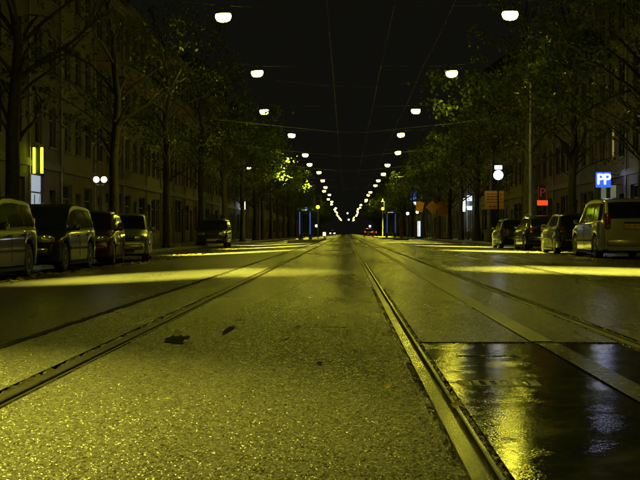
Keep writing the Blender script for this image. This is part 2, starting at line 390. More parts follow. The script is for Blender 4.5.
# ------------------------------------------------------------------ street lamps on span wires
lens_me = MB().lathe([(.0,-.27),(.16,-.26),(.26,-.21),(.31,-.12),(.33,-.03),(.325,.03),(.30,.08),(.0,.08)], n=20, sy=.62).mesh('lens', M_LENS, 50)
hous_me = MB().lathe([(.31,.075),(.315,.10),(.27,.15),(.2,.18),(.1,.2),(.05,.21),(0,.21)], n=20, sy=.64).box((0,0,.25),(.05,.05,.12)).mesh('housing', M_HOUSING, 50)
clamp_me = MB().box((0,0,.33), (.14,.06,.05), bev=.01).tube([(-.06,0,.33),(0,0,.3),(.06,0,.33)], .012).mesh('clamp', M_GREYMETAL)
LZ = 9.0
def lamp(x, y, label, group, big=1., tilt=0.):
    zz = LZ+(rng.uniform(-.3,.3) if y > 110 else 0); r = empty('street_lamp', (x+(rng.uniform(-.5,.5) if y > 150 else 0), y, zz)); r.scale = (.92,.92,.88); r.rotation_euler = (rng.uniform(-.06,.06), rng.uniform(-.09,.09), rng.uniform(-.3,.3)) if y > 30 else (0, 0, 0); tag(r, label, 'street lamp', group)
    link('lens', lens_me, r); link('housing', hous_me, r); link('clamp', clamp_me, r)
    if y < 330:
     for nm, P, ang, bl in (('wide_beam', LAMP_WIDE, 152, .6), ('narrow_beam', LAMP_NARROW, 39, 1.0)):
        l = bpy.data.lights.new(nm, 'SPOT'); l.energy = P*(big if nm == 'narrow_beam' else max(big, .5)); l.color = LAMP_COL; l.spot_size = R(ang); l.spot_blend = bl; l.shadow_soft_size = .2
        lo = link(nm, l, r, (0, 0, -.30))
    return r
YS =    [-16, 3.9, 20.6, 46, 62.5, 82, 102, 125, 145, 165, 193, 218, 238, 262, 290, 320, 352, 388, 425, 462, 500, 545, 590, 640, 690, 745, 800]
LXL =   [-4.6, -2.5, -2.85, -4.72, -4.62, -5.6, -4.62, -4.25, -4.4, -4.1, -4.0, -3.9, -4, -4, -4, -3.9, -3.8, -3.7, -3.6]+[-3.6]*8
LXR =   [5.2, 6.2, 4.7, 6.25, 5.5, 4.75, 4.65, 5.4, 5.0, 5.2, 5.1, 5.0, 5.1, 5.0, 5.0, 4.9, 4.8, 4.7, 4.6]+[4.6]*8
for i, y in enumerate(YS):
    jl = rng.uniform(-.6, .6) if i > 3 else -2.6 if i == 2 else .3
    lamp(LXL[i], y+jl*.3, big={1: .15, 2: .42}.get(i, 1.), label='oval lamp with glowing yellow lens in the hanging row over the facing parked cars’ lane', group='street lamps hung over the street')
    lamp(LXR[i], y-jl*.3, big={1: .15, 2: .7}.get(i, 1.), label='oval lamp with glowing yellow lens in the hanging row over the silver van’s lane', group='street lamps hung over the street')
    if 20 < y < 300:
        pts = []
        for k in range(25):
            x = -13+27*k/24; sag = .5*(1-((x-.5)/13.5)**2)
            zz = LZ+.33+.12*abs(x-.5)/13.5*0
            base = LZ+.33+max(0, (abs(x-.5)-5.0))*.12
            pts.append((x, y, base))
        tag(MB().tube(pts, .005, 5).build('span_wire', M_CABLE), 'thin steel cable across the street carrying a pair of lamps', 'cable', 'lamp cables across the street')
# contact wires and their spans
def contact(x, z, label):
    pts = []; y = -10
    while y < 420:
        pts.append((x, y, z-.12*math.sin(math.pi*((y % 20)/20)))); y += 2.5
    tag(MB().tube(pts, .008, 5).build('contact_wire', M_WIRE), label, 'overhead wire', 'tram overhead wires')
contact(-.42, 5.85, 'overhead tram wire above the track beside the tar stain')
contact(1.08, 5.85, 'overhead feeder wire above the strip between the two tracks')
contact(2.52, 6.1, 'overhead tram wire above the track nearest the silver van')
for y in (44, 64, 84, 104, 124, 144):
    xr = 9.75 if y == 64 else 14.; zr = 7.0 if y == 64 else 7.5
    pts = [(-13,y,7.5),(-6,y,6.6),(-.42,y,6.02),(1.08,y,6.0),(2.52,y,6.17),(5.5,y,6.45),(xr,y,zr)]
    tag(MB().tube(pts, .01, 5).build('span_cable', M_CABLE), 'thin cable strung across the street holding up the tram wires', 'cable', 'cables holding the tram wires')
mast = empty('catenary_mast', (9.82, 64, ZR)); tag(mast, 'slim grey steel mast holding a tram wire cable beside the dark parked hatchbacks', 'mast')
MB().tube([(0,0,0),(0,0,4),(0,0,8.6)], [.115,.1,.075], 12).build('pole', M_GREYMETAL, mast, smooth=40)
MB().tube([(0,0,0),(0,0,.5)], .15, 12).build('base', M_GREYMETAL, mast, smooth=40)
MB().tube([(0,0,6.95),(0,0,7.05)], .1, 12).build('cable_clamp', M_DARKMETAL, mast)

# ------------------------------------------------------------------ houses
def window_meshes(w, h):
    key = (round(w,2), round(h,2))
    if key in KIDS: return KIDS[key]
    f = .07; mb = MB()    # local: facade plane is x=0, outside +x; width along y
    mb.box((0,-w/2+f/2,0), (.06,f,h)); mb.box((0,w/2-f/2,0), (.06,f,h)); mb.box((0,0,h/2-f/2), (.058,w-2*f,f)); mb.box((0,0,-h/2+f/2), (.058,w-2*f,f))
    mb.box((.003,0,h*.18), (.056,w-2*f,.06)); mb.box((-.002,0,-h*.17), (.05,.05,h*.62))
    fr = mb.mesh('window', M_FRAME); pn = MB().box((-.012,0,0), (.012,w-.12,h-.12)).mesh('pane', M_WGLASS)
    sl = MB().box((.13,0,-h/2-.045), (.2,w+.16,.085)).mesh('sill', M_TRIM)
    KIDS[key] = (fr, pn, sl); return KIDS[key]
M_FRAME = mat('window frame paint', (.15,.145,.125), .5, var=.15)
M_DOOR = mat('dark door paint', (.03,.045,.035), .35, var=.2)
M_ROOF = mat('dark roof tile', (.05,.045,.045), .6, var=.3, vscale=6, bump=.6, bscale=9, bdist=.05)
def house(side, y0, w, idx, lit=None, shop=None, far=False, bidx=None, door=None):
    r = random.Random(idx*13+(5 if side > 0 else 0))
    bi = r.randrange(len(BRICKS)) if bidx is None else bidx
    bname, bcol = BRICKS[bi]; n = r.choice([4,4,5]) if not far else 4
    gh = 3.7; sh = r.choice([3.0,3.15,3.3]); H = gh+(n-1)*sh+.5
    X = -13. if side < 0 else 14.; zb = ZL if side < 0 else ZR
    roof_t = r.choice(['cornice','gable','dormer']) if not far else 'cornice'
    root = empty('terraced_house', (X, y0+w/2, zb), 0 if side < 0 else math.pi)
    anchor = 'across from the PP sign' if side < 0 else 'in the PP sign’s row'
    rt = {'cornice':'with flat cornice', 'gable':'with stepped gable', 'dormer':'with dormer'}[roof_t]
    tag(root, f'{"distant " if far else ""}{bname} {["","","","","four","five"][n]}-storey house {rt} {anchor}', 'house', 'terraced houses along the street')
    if shop: root['label'] = shop
    # openings
    nw = 2 if w < 5.6 else 3 if w < 8.4 else 4
    ww = min(1.25, (w-.8)/nw-.55); pitch = (w-.5)/nw
    ops = []      # (y, zc, w, h, kind)
    for k in range(nw):
        yc = -w/2+.25+pitch*(k+.5)
        for s in range(1, n):
            ops.append((yc, gh+(s-1)*sh+.75+.95, ww, 1.9-.12*s, 'w', k, s))
    dk = r.randrange(nw) if door is None else door
    for k in range(nw):
        yc = -w/2+.25+pitch*(k+.5)
        if k == dk: ops.append((yc, 1.32, 1.05, 2.6, 'd', k, 0))
        else: ops.append((yc, 1.95, min(pitch-.35, 2.2), 2.1, 'w', k, 0) if not shop else (yc, 2.0, pitch-.25, 2.5, 'w', k, 0))
    ys = sorted({-w/2, w/2, *[o[0]-o[2]/2 for o in ops], *[o[0]+o[2]/2 for o in ops]})
    zs = sorted({-.3, H, *[round(o[1]-o[3]/2, 4) for o in ops], *[round(o[1]+o[3]/2, 4) for o in ops]})
    mb = MB(); D = 9.; d = .16
    def hole(yc, zc):
        for o in ops:
            if abs(yc-o[0]) < o[2]/2 and abs(zc-o[1]) < o[3]/2: return True
        return False
    for a in range(len(ys)-1):
        z_start = None
        for b in range(len(zs)-1):
            if ys[a+1]-ys[a] < 1e-4 or zs[b+1]-zs[b] < 1e-4: continue
            if not hole((ys[a]+ys[a+1])/2, (zs[b]+zs[b+1])/2):
                mb.add([(0,ys[a],zs[b]),(0,ys[a+1],zs[b]),(0,ys[a+1],zs[b+1]),(0,ys[a],zs[b+1])], [(0,1,2,3)])
    for o in ops:
        a, b, c, e = o[0]-o[2]/2, o[0]+o[2]/2, o[1]-o[3]/2, o[1]+o[3]/2
        mb.add([(0,a,c),(0,b,c),(0,b,e),(0,a,e),(-d-.1,a,c),(-d-.1,b,c),(-d-.1,b,e),(-d-.1,a,e)], [(0,4,5,1),(1,5,6,2),(2,6,7,3),(3,7,4,0)])
    for yy in (-w/2, w/2): mb.add([(0,yy,-.3),(-D,yy,-.3),(-D,yy,H),(0,yy,H)], [(0,1,2,3)])
    mb.add([(-D,-w/2,-.3),(-D,w/2,-.3),(-D,w/2,H),(-D,-w/2,H)], [(0,1,2,3)])
    mb.add([(0,-w/2,H),(0,w/2,H),(-D,w/2,H),(-D,-w/2,H)], [(0,1,2,3)])
    mb.build('wall', brick_mat(bname, bcol), root)
    for o in ops:
        if o[4] == 'w':
            fr, pn, sl = window_meshes(o[2], o[3])
            wo = link('window', fr, root, (-d, o[0], o[1]))
            p = link('pane', pn, wo); link('sill', sl, wo)
            key = (o[6], o[5])
            if lit and key in lit:
                p.data = pn.copy(); p.data.materials[0] = lit[key]
                if lit[key] in (E_COOLDIM,): wo['label'] = 'tall window lit cool bluish white from inside'
        else:
            do = MB().box((-d,o[0],o[1]-.22), (.07,o[2]-.01,o[3]-.46), bev=.01).box((-d+.045,o[0],o[1]-.7), (.02,.65,.9), bev=.008).box((-d+.045,o[0],o[1]+.35), (.02,.65,.8), bev=.008).build('door', M_DOOR, root)
            MB().tube([(-d+.05,o[0]+.36,o[1]-.3),(-d+.1,o[0]+.36,o[1]-.3),(-d+.1,o[0]+.26,o[1]-.3)], .012, 6).build('handle', M_CHROME, do)
            MB().box((-d,o[0],o[1]+o[3]/2-.12), (.03,o[2]-.02,.2)).build('fanlight', M_WGLASS, root)
            MB().box((.2,o[0],-.06), (.42,o[2]+.3,.16), bev=.02).build('doorstep', M_KERB, root)
    MB().box((.06,0,gh-.1), (.14,w-.02,.22)).box((.04,0,gh+.06), (.1,w-.02,.09)).build('string_course', M_TRIM, root)
    cor = MB().box((.16,0,H-.1), (.4,w-.01,.26)).box((.09,0,H-.35), (.22,w-.015,.18))
    k = -w/2+.4
    while k < w/2-.2: cor.box((.12,k,H-.56), (.2,.14,.24)); k += .8
    cor.build('cornice', M_FRAME, root)
    if roof_t == 'gable':
        g = MB(); st = 4
        for s in range(st):
            ww2 = w*(.92-.2*s); g.box((-.15,0,H+.45*s+.235), (.3,ww2,.45))
        g.build('gable', brick_mat(bname, bcol), root)
    else:
        rf = MB().add([(-.1,-w/2+.02,H+.01),(-.1,w/2-.02,H+.01),(-3.5,w/2-.02,H+2.4),(-3.5,-w/2+.02,H+2.4),(-D,w/2-.02,H+2.4),(-D,-w/2+.02,H+2.4),(-D,w/2-.02,H+.01),(-D,-w/2+.02,H+.01)],
            [(0,1,2,3),(3,2,4,5),(5,4,6,7),(1,6,4,2),(0,3,5,7)]).build('roof', M_ROOF, root)
        MB().box((-4.5,w*.3,H+2.9), (.6,.9,1.4)).build('chimney', brick_mat(bname, bcol), rf)
        if roof_t == 'dormer':
            MB().box((-1.2,0,H+.75), (1.6,1.5,1.45), bev=.03).build('dormer', M_FRAME, root)
            MB().box((-.39,0,H+.8), (.03,1.1,.95)).build('dormer_pane', M_WGLASS, root)
    pd = MB().tube([(.08,w/2-.15,0),(.08,w/2-.15,H-.6)], .045, 8); pd.build('downpipe', M_GREYMETAL, root, smooth=60)
    return root

def row(side, y, fixed):
    i = 0
    while y < 330:
        far = y > 190
        if i in fixed: w, kw = fixed[i]
        else: w, kw = (rng.choice([5.4, 6.2, 7.2, 8.0]) if not far else rng.choice([9., 11.])), {}
        house(side, y, w, i, far=far, **kw); y += w+.02; i += 1
row(-1, 37., {0: (11.9, dict(bidx=1)), 1: (5.5, dict(lit={(0,0): E_COOLDIM}, door=1, bidx=1, shop='brown brick house with one tall window lit cool white behind the parked cars')),
              7: (6.2, dict(lit={(1,1): E_DIMWARM, (1,2): E_DIMWARM}, bidx=4, shop='dark brick house with two faint warm windows upstairs behind the street trees'))})
row(1, 44., {0: (7.8, dict(bidx=0)), 1: (8.0, dict(bidx=2)), 2: (7.6, dict(lit={(0,0): E_SHOPDIM, (0,1): E_SHOPDIM, (0,2): E_SHOPDIM, (1,1): E_DIMWARM}, door=2, bidx=1, shop='brick house with dimly lit shop windows under the blue PP sign')),
             12: (9.0, dict(lit={(0,0): E_COOLDIM, (0,1): E_SHOPWALL, (0,2): E_SHOPWALL, (0,3): E_SHOPWALL}, door=3, bidx=5, shop='pale house with a white lit shop front behind the bicycles'))})

# ------------------------------------------------------------------ street trees
def tree_meshes(seed, height, spread, nclump, per, low):
    r = random.Random(seed); nr = np.random.default_rng(seed)
    mb = MB(); bend = [(0,0,0)]
    for k in range(1, 9):
        t = k/8; bend.append((r.uniform(-.12,.12)*t*2, r.uniform(-.12,.12)*t*2, height*.8*t))
    mb.tube(bend, [.27,.21,.195,.18,.155,.13,.10,.07,.03], 12)
    for a in range(7): # root flare
        t = a/7*6.283; mb.tube([(math.cos(t)*.3, math.sin(t)*.3, -.02),(math.cos(t)*.2, math.sin(t)*.2, .15),(math.cos(t)*.1, math.sin(t)*.1, .5)], [.07,.07,.04], 6)
    def trunk_at(z):
        t = max(0, min(.999, z/(height*.8)))*8; k = int(t); return Vector(bend[k]).lerp(Vector(bend[k+1]), t-k)
    cl = []
    for k in range(nclump):
        u = r.random(); z = low+(height-low)*(u**.85)
        tt = (z-low)/(height-low); rad = spread*math.sin(math.pi*min(1, .18+.78*tt))**.7
        a = r.uniform(0, 6.283); q = rad*math.sqrt(r.uniform(.08, 1))
        cl.append(Vector((math.cos(a)*q, math.sin(a)*q, z+r.uniform(-.3,.3)-.12*q)))
    for k in range(18):
        a = r.uniform(-.8, .8); q = r.uniform(2.6, 4.7); z = r.uniform(low+1.1, low+3.6)
        cl.append(Vector((math.cos(a)*q, math.sin(a)*q, z)))
    for k, c in enumerate(cl):
        if (k % 3 == 0 and k < nclump) or (k >= nclump and k % 4 == 0):
            h = max(low*.72, c.z-.35*math.hypot(c.x, c.y)-r.uniform(.4,1.2)); b = trunk_at(min(h, height*.78))
            mid = b.lerp(c, .5)+Vector((r.uniform(-.25,.25), r.uniform(-.25,.25), r.uniform(.0,.45)))
            r0 = .035+.045*r.random() if k < nclump else .028
            mb.tube([b, b.lerp(mid,.5)+Vector((0,0,.08)), mid, mid.lerp(c,.6)+Vector((r.uniform(-.15,.15),r.uniform(-.15,.15),.05)), c], [r0, r0*.85, r0*.6, r0*.4, r0*.15], 5)
            for q in range(3):
                e = c+Vector((r.uniform(-.8,.8), r.uniform(-.8,.8), r.uniform(-.5,.5)))
                mb.tube([mid.lerp(c,.4+.2*q), e.lerp(c,.4)+Vector((0,0,.1)), e], [r0*.35, r0*.22, .004], 4)
    trunk = mb.mesh('trunk', M_BARK, 60)
    V = []; F = []
    for q_, c in enumerate(cl):
        s = r.uniform(.2,.42); m = int(per*r.uniform(.4,1.5)*(1.6 if q_ >= nclump else 1))
        for q in range(m):
            p = c+Vector(nr.normal(0, s, 3)*np.array([1,1,.75])); L = r.uniform(.055,.095)*(1.25 if q_ >= nclump else 1)
            d = Vector(nr.normal(0,1,3)); d.z -= .6; d.normalize(); sd = d.cross(Vector(nr.normal(0,1,3))).normalized(); up = d.cross(sd)
            o = len(V)
            V += [p-d*L, p+sd*L*.75-up*L*.16, p+d*L*1.05, p-sd*L*.75-up*L*.16]
            F += [(o,o+1,o+2),(o,o+2,o+3)]
    crown = MB().add(V, F).mesh('crown', M_LEAF)
    return trunk, crown
TREES = [tree_meshes(11, 12.5, 3.4, 85, 30, 4.4), tree_meshes(23, 11.5, 3.1, 75, 30, 4.0), tree_meshes(35, 13, 3.6, 85, 28, 4.6), tree_meshes(47, 12.0, 3.2, 60, 16, 4.2)]
def tree(x, y, z, v, rz, label, group, sc=1.):
    t, c = TREES[v]; r = empty('street_tree', (x, y, z), rz); r.scale = (sc, sc, sc); tag(r, label, 'tree', group)
    link('trunk', t, r); cr = link('crown', c, r); return r
lab_l = {32: 'thick dark street tree in front of the cool lit window', 46: 'thin-leaved street tree between the double-globe lamp and the pale car',
    60: 'street tree standing before the dark boxy off-roader', 74: 'street tree right behind the boxy off-roader and the plain slim post', 88: 'street tree opposite the blue-posted tram shelter on the facing cars’ side',
    102: 'street tree one past the tram shelter on the facing cars’ side'}
lab_r = {28: 'street tree beside the road before the silver van', 41: 'street tree on the pavement beside the grey hatchback and silver van', 54: 'street tree on the pavement beside the black-blue estate car',
    67: 'street tree between the steel mast and the red P sign', 84: 'street tree right behind the square orange works board', 93: 'street tree beside the first parked bicycles', 106: 'street tree just past the parked bicycles',
    119: 'street tree beside the upright orange works sign', 132: 'street tree beside the white lit shop sign boxes'}
y = 18.
while y < 420:
    yy = round(y); jit = 0 if yy < 100 else rng.uniform(-1.5, 1.5)
    if yy >= 32 or yy == 18:
        tree(-8.95, y+jit, ZL, 3 if yy in (32, 46) else rng.randrange(3), rng.uniform(-.5, .5)+(math.pi if yy < 70 else 0), lab_l.get(yy, 'distant leafy street tree far along the double-globe lamp’s pavement'), 'street trees in the kerbside rows', rng.uniform(.92, 1.08))
    y += 14
y = 28.
while y < 420:
    yy = round(y); jit = 0 if yy < 110 else rng.uniform(-1.5, 1.5)
    if yy == 80: jit = 4; yy = 84
    tree(10.15, y+jit, ZR, [1,0,2][int(y/13) % 3], math.pi+rng.uniform(-.5, .5), lab_r.get(yy, 'distant leafy street tree far along the silver van’s pavement'), 'street trees in the kerbside rows', rng.uniform(.92, 1.08) if yy != 67 else 1.22)
    y += 13

# ------------------------------------------------------------------ cars
def paint(name, col, rough=.28, metal=.3): return mat(name, col, rough, metal=metal, coat=.8, bump=.035, bscale=260, bdist=.002, var=.1, vscale=2)
def interp(keys, t):
    if t <= keys[0][0]: return keys[0][1]
    for (a, b), (c, d) in zip(keys, keys[1:]):
        if t <= c: return b+(d-b)*(t-a)/max(1e-6, c-a)
    return keys[-1][1]
def wheel_meshes(rw):
    k = ('wheel', round(rw, 3))
    if k in KIDS: return KIDS[k]
    Mx = Matrix.Rotation(R(90), 4, 'Y')
    ty = MB().lathe([(rw*.62,-.1),(rw*.9,-.105),(rw*.98,-.085),(rw,-.04),(rw,.04),(rw*.98,.085),(rw*.9,.105),(rw*.62,.1)], n=28, M=Mx).mesh('wheel', M_TYRE, 40)
    mb = MB().lathe([(rw*.64,.075),(rw*.66,.104),(rw*.6,.1),(rw*.56,.06),(rw*.2,.045),(0,.045)], n=28, M=Mx)
    for a in range(5):
        Ma = Matrix.Rotation(2*math.pi*a/5, 4, 'X')
        mb.box(Ma @ Vector((.078,0,rw*.34)), (.03,.075,rw*.52), M=Ma)
    mb.lathe([(rw*.17,.05),(rw*.16,.1),(0,.105)], n=14, M=Mx)
    ri = mb.mesh('rim', M_RIM, 40); KIDS[k] = (ty, ri); return KIDS[k]
def car(loc, rz, spec, label, pm):
    """Local: nose at y=-L/2, tail at +L/2; origin on the ground under the middle."""
    L, Wd, H = spec['L'], spec['W'], spec['H']; rw = spec.get('rw', .31)
    root = empty('parked_car' if not spec.get('moving') else 'car', loc, rz); tag(root, label, 'car', spec.get('group', 'cars parked along the kerbs'))
    top = [(a*L, b) for a, b in spec['top']]; zbk = spec.get('belt', [(0,.80),(.25,.90),(1,.98)])
    wf, wr_ = spec['axles'][0]*L, spec['axles'][1]*L; Ra = rw+.055; sill = spec.get('sill', .19)
    roofH = H
    def plan(y):
        t = y/L; e = max(0, (.13-t)/.13, (t-.90)/.10); return Wd/2*(1-.16*e*e)
    def z0(y):
        z = sill+.05*max(0, (.06*L-y)/(.06*L), (y-.95*L)/(.05*L))
        for c in (wf, wr_):
            d = abs(y-c)
            if d < Ra: z = max(z, rw+math.sqrt(Ra*Ra-d*d)*.98)
        return z
    def sect(y):
        zt = interp(top, y); zb = min(interp(zbk, y/L), zt-.05); w = plan(y); zz = z0(y); zz = min(zz, zb-.06)
        k = max(0, min(1, (zt-.05-zb)/(roofH-.05-interp(zbk, .5)))); wt = w*(.93*(1-k)+spec.get('tumble', .77)*k)
        return zt, zb, w, zz, wt
    def ring(y):
        zt, zb, w, zz, wt = sect(y)
        P = [(0,zz),(w*.88,zz),(w*.975,zz+.05),(w,zz+.42*(zb-zz)),(w*.992,zz+.7*(zb-zz)),(w*.975,zb-.02),(w*.955,zb)]
        P += [(w*.955+(wt-w*.955)*.5, zb+(zt-.05-zb)*.52),(wt, zt-.05),(wt*.93,zt-.015),(wt*.55,zt+.002),(0,zt+.008)]
        return P
    ys = {L*i/64 for i in range(65)}|{k[0] for k in top}
    for c in (wf, wr_):
        for i in range(-10, 11): ys.add(c+Ra*math.sin(i/10*math.pi/2))
    ys = sorted(v for v in ys if 0 <= v <= L); ys = [v for i, v in enumerate(ys) if i == 0 or v-ys[i-1] > .004]
    mb = MB(); rings = []
    for y in ys:
        P = ring(y); rings.append([(x, y-L/2, z) for x, z in P]+[(-x, y-L/2, z) for x, z in P[-2:0:-1]])
    n = len(rings[0]); V = sum(rings, []); F = []
    for i in range(len(rings)-1):
        for k in range(n): F.append((i*n+k, i*n+(k+1) % n, (i+1)*n+(k+1) % n, (i+1)*n+k))
    F += [tuple(range(n)), tuple(range(len(V)-1, len(V)-n-1, -1))]
    mb.add(V, F); mb.build('body', pm, root, smooth=38)
    # side windows on the sloping greenhouse
    for a, b in spec['side']:
        for s in (-1, 1):
            m = MB(); V = []; st = 10
            for i in range(st+1):
                y = (a+(b-a)*i/st)*L; zt, zb, w, zz, wt = sect(y); zr = zt-.05
                for u in (.07, .5, .86):
                    if u <= .52: x = w*.955+(wt-w*.955)*.5*(u/.52); z = zb+(zr-zb)*u
                    else: q = (u-.52)/.48; x = w*.955+(wt-w*.955)*(.5+.5*q); z = zb+(zr-zb)*u
                    V.append((s*(x+.006), y-L/2, z+.002))
            F = []
            for i in range(st):
                for k in range(2): F.append((i*3+k, (i+1)*3+k, (i+1)*3+k+1, i*3+k+1) if s > 0 else (i*3+k, i*3+k+1, (i+1)*3+k+1, (i+1)*3+k))
            m.add(V, F).build('side_window', M_GLASS, root, smooth=60)
    def screen(name, t0, t1, sgn):
        m = MB(); V = []; st = 8; kx = (-.9,-.5,0,.5,.9)
        for i in range(st+1):
            y = (t0+(t1-t0)*i/st)*L; zt, zb, w, zz, wt = sect(y); e = .004
            sl = (interp(top, y+e)-interp(top, y-e))/(2*e); nn = Vector((0, -sl, 1)).normalized()*.009
            for q in kx:
                xx = wt*q; dz = .008-.006*abs(q)*1.6-.012*max(0, abs(q)-.55)/.38
                V.append((xx, y-L/2+nn.y, zt+dz+nn.z))
        F = [(i*5+k, i*5+k+1, (i+1)*5+k+1, (i+1)*5+k) for i in range(st) for k in range(4)]
        m.add(V, F).build(name, M_GLASS, root, smooth=70)
    screen('windscreen', *spec['ws'], -1); screen('rear_window', *spec['rs'], 1)
    ty, ri = wheel_meshes(rw)
    for c in (wf, wr_):
        for s in (-1, 1):
            wo = link('wheel', ty, root, (s*(Wd/2-.125), c-L/2, rw), (0, 0, 0 if s > 0 else math.pi)); link('rim', ri, wo)
    f = -L/2; zb0 = interp(top, .02*L); w0 = plan(0); w1 = plan(L)
    # nose
    hz = spec.get('hz', .66)
    for s in (-1, 1):
        Mh = Matrix.Rotation(s*.35, 4, 'Z')
        h = MB().box((s*(w0-.17), f+.035, hz), (.34,.12,.15), M=Mh, bev=.035).build('headlight', E_HEADLIT if spec.get('moving') == 'toward' else M_HEAD, root, smooth=40)
        MB().box((s*(w0+.0), f+.12, hz-.01), (.06,.16,.11), M=Mh, bev=.02).build('indicator', M_AMBERLENS, root, smooth=40)
    g = MB().box((0,f-.004,hz-.02), (w0*1.0,.03,.12), bev=.01).build('grille', M_BLACK, root)
    MB().box((0,f-.022,hz+.02), (w0*.9,.012,.015)).box((0,f-.022,hz-.04), (w0*.9,.012,.012)).build('grille_bar', M_CHROME, g)
    MB().box((0,f-.01,.44), (w0*1.88,.1,.16), bev=.04).build('front_bumper', pm if spec.get('pbump', 1) else M_BLACK, root, smooth=40)
    MB().box((0,f-.045,.33), (w0*1.1,.06,.07), bev=.01).build('air_intake', M_BLACK, root)
    def plate(y, z, sgn, w=.52):
        p = MB().box((0,y,z), (w,.014,.115), bev=.004).build('number_plate', M_PLATE_Y, root)
        ch = MB(); x = -w/2+.07; rr = random.Random(int(y*77))
        for q in range(8):
            if q in (2, 5): ch.box((x,y+sgn*.0085,z), (.025,.004,.012))
            else:
                ch.box((x-.015,y+sgn*.0085,z), (.011,.004,.075))
                if rr.random() < .8: ch.box((x+.004,y+sgn*.0085,z+.032), (.03,.004,.011))
                if rr.random() < .7: ch.box((x+.004,y+sgn*.0085,z-.0), (.028,.004,.011))
                if rr.random() < .6: ch.box((x+.016,y+sgn*.0085,z-.01), (.011,.004,.055))
            x += (w-.14)/7
        ch.build('characters', M_PLATE_B, p)
    plate(f-.066, .45, -1)
    # tail
    b = L/2; tz, th, tw = spec.get('tail', (.85, .22, .17))
    for s in (-1, 1):
        t = MB().box((s*(w1-.07), b-.05, tz), (tw,.16,th), bev=.035).build('tail_light', E_TAILLIT if spec.get('moving') == 'away' else M_TAIL, root, smooth=40)
        MB().box((s*(w1-.07), b+.032, tz-th*.3), (tw*.7,.01,th*.2)).build('reverse_lens', M_HEAD, t)
    MB().box((0,b-.005,.47), (w1*1.92,.13,.2), bev=.05).build('rear_bumper', pm if spec.get('pbump', 1) else M_BLACK, root, smooth=40)
    plate(b+.012 if spec.get('plate_z') else b+.066, spec.get('plate_z', .47), 1)
    if spec.get('plate_z'):
        MB().box((0,b-.002,spec['plate_z']+.02), (.66,.02,.2), bev=.008).build('plate_recess', pm, root)
        MB().box((0,b+.022,spec['plate_z']+.11), (.6,.04,.035), bev=.01).build('hatch_handle', M_CHROME, root)
    MB().tube([(0,b-.01,spec.get('wz', 1.02)),(.1,b+.01,spec.get('wz', 1.02)+.015),(.42,b+.0,spec.get('wz', 1.02)+.04)], .009, 5).build('rear_wiper', M_BLACK, root)
    # mirrors, handles, mouldings
    ym = spec['ws'][0]*L+.45-L/2; zb = interp(zbk, .3)
    for s in (-1, 1):
        m_ = MB().box((s*(Wd/2+.07), ym, zb+.07), (.17,.1,.13), bev=.035).box((s*(Wd/2-.02), ym+.01, zb+.03), (.08,.05,.05)).build('wing_mirror', pm if spec.get('pbump', 1) else M_BLACK, root, smooth=40)
        MB().box((s*(Wd/2+.075), ym+.052, zb+.07), (.13,.006,.095)).build('mirror_glass', M_CHROME, m_)
        for a, b_ in spec['side'][:2]:
            yh = (b_*L)-L/2-.12; MB().box((s*(Wd/2*.992+.012), yh, interp(zbk, b_)-.12), (.03,.15,.032), bev=.008).build('door_handle', M_BLACK, root)
        MB().box((s*(Wd/2+.004), (wf+wr_)/2-L/2, .52), (.02,(wr_-wf)-2*Ra-.06,.055), bev=.008).build('side_moulding', M_BLACK, root)
        MB().box((s*(Wd/2-.03), (wf+wr_)/2-L/2, sill-.01), (.05,(wr_-wf)-2*Ra-.02,.06)).build('side_skirt', M_BLACK, root)
        ysm = (spec['side'][0][1]+spec['side'][1][0])/2*L-L/2
        zm = (sill+.08+interp(zbk,.5)-.03)/2
        MB().box((s*(Wd/2+.0005), ysm, zm), (.006,.008,interp(zbk,.5)-sill-.2)).build('door_seam', M_BLACK, root)
    if spec.get('rails'):
        for s in (-1, 1):
            x = s*Wd/2*spec.get('tumble', .77)*.86
            pts = [(x, (t-.5)*L, interp(top, t*L)+(.06 if .02 < q < .98 else .0)) for q, t in ((0,.42),(.05,.44),(.3,.55),(.7,.75),(.95,.88),(1,.9))]
            MB().tube(pts, .016, 6).build('roof_rail', M_DARKMETAL, root, smooth=60)
    MB().tube([(0,-L*.05,H),(0,-L*.05+.12,H+.3)], [.006,.003], 4).build('aerial', M_BLACK, root)
    MB().box((0,0,sill+.03), (Wd*.8,L*.86,.1)).build('underbody', M_BLACK, root)
    return root
HATCH = dict(L=3.95, W=1.66, H=1.44, axles=(.19,.81), rw=.29,
    top=[(0,.5),(.008,.62),(.03,.70),(.10,.78),(.24,.90),(.27,.93),(.44,1.36),(.52,1.43),(.62,1.44),(.80,1.41),(.88,1.37),(.975,.97),(.985,.9),(1,.5)],
    side=[(.32,.53),(.545,.74),(.76,.85)], ws=(.285,.432), rs=(.893,.965))
MPV = dict(L=4.4, W=1.80, H=1.65, axles=(.19,.80), rw=.32,
    top=[(0,.5),(.008,.66),(.03,.76),(.09,.85),(.19,.97),(.22,1.0),(.41,1.54),(.50,1.63),(.62,1.65),(.85,1.61),(.91,1.56),(.98,1.0),(.99,.9),(1,.5)],
    belt=[(0,.86),(.25,.97),(1,1.03)], side=[(.27,.50),(.515,.73),(.745,.90)], ws=(.235,.40), rs=(.92,.972), hz=.72, tail=(.98,.36,.15), tumble=.8)
ESTATE = dict(L=4.35, W=1.74, H=1.49, axles=(.19,.79), rw=.31,
    top=[(0,.5),(.008,.64),(.03,.72),(.10,.80),(.25,.93),(.28,.96),(.43,1.40),(.52,1.48),(.62,1.49),(.84,1.46),(.92,1.42),(.985,.98),(.992,.9),(1,.5)],
    side=[(.33,.52),(.535,.71),(.73,.92)], ws=(.295,.42), rs=(.932,.98), rails=1)
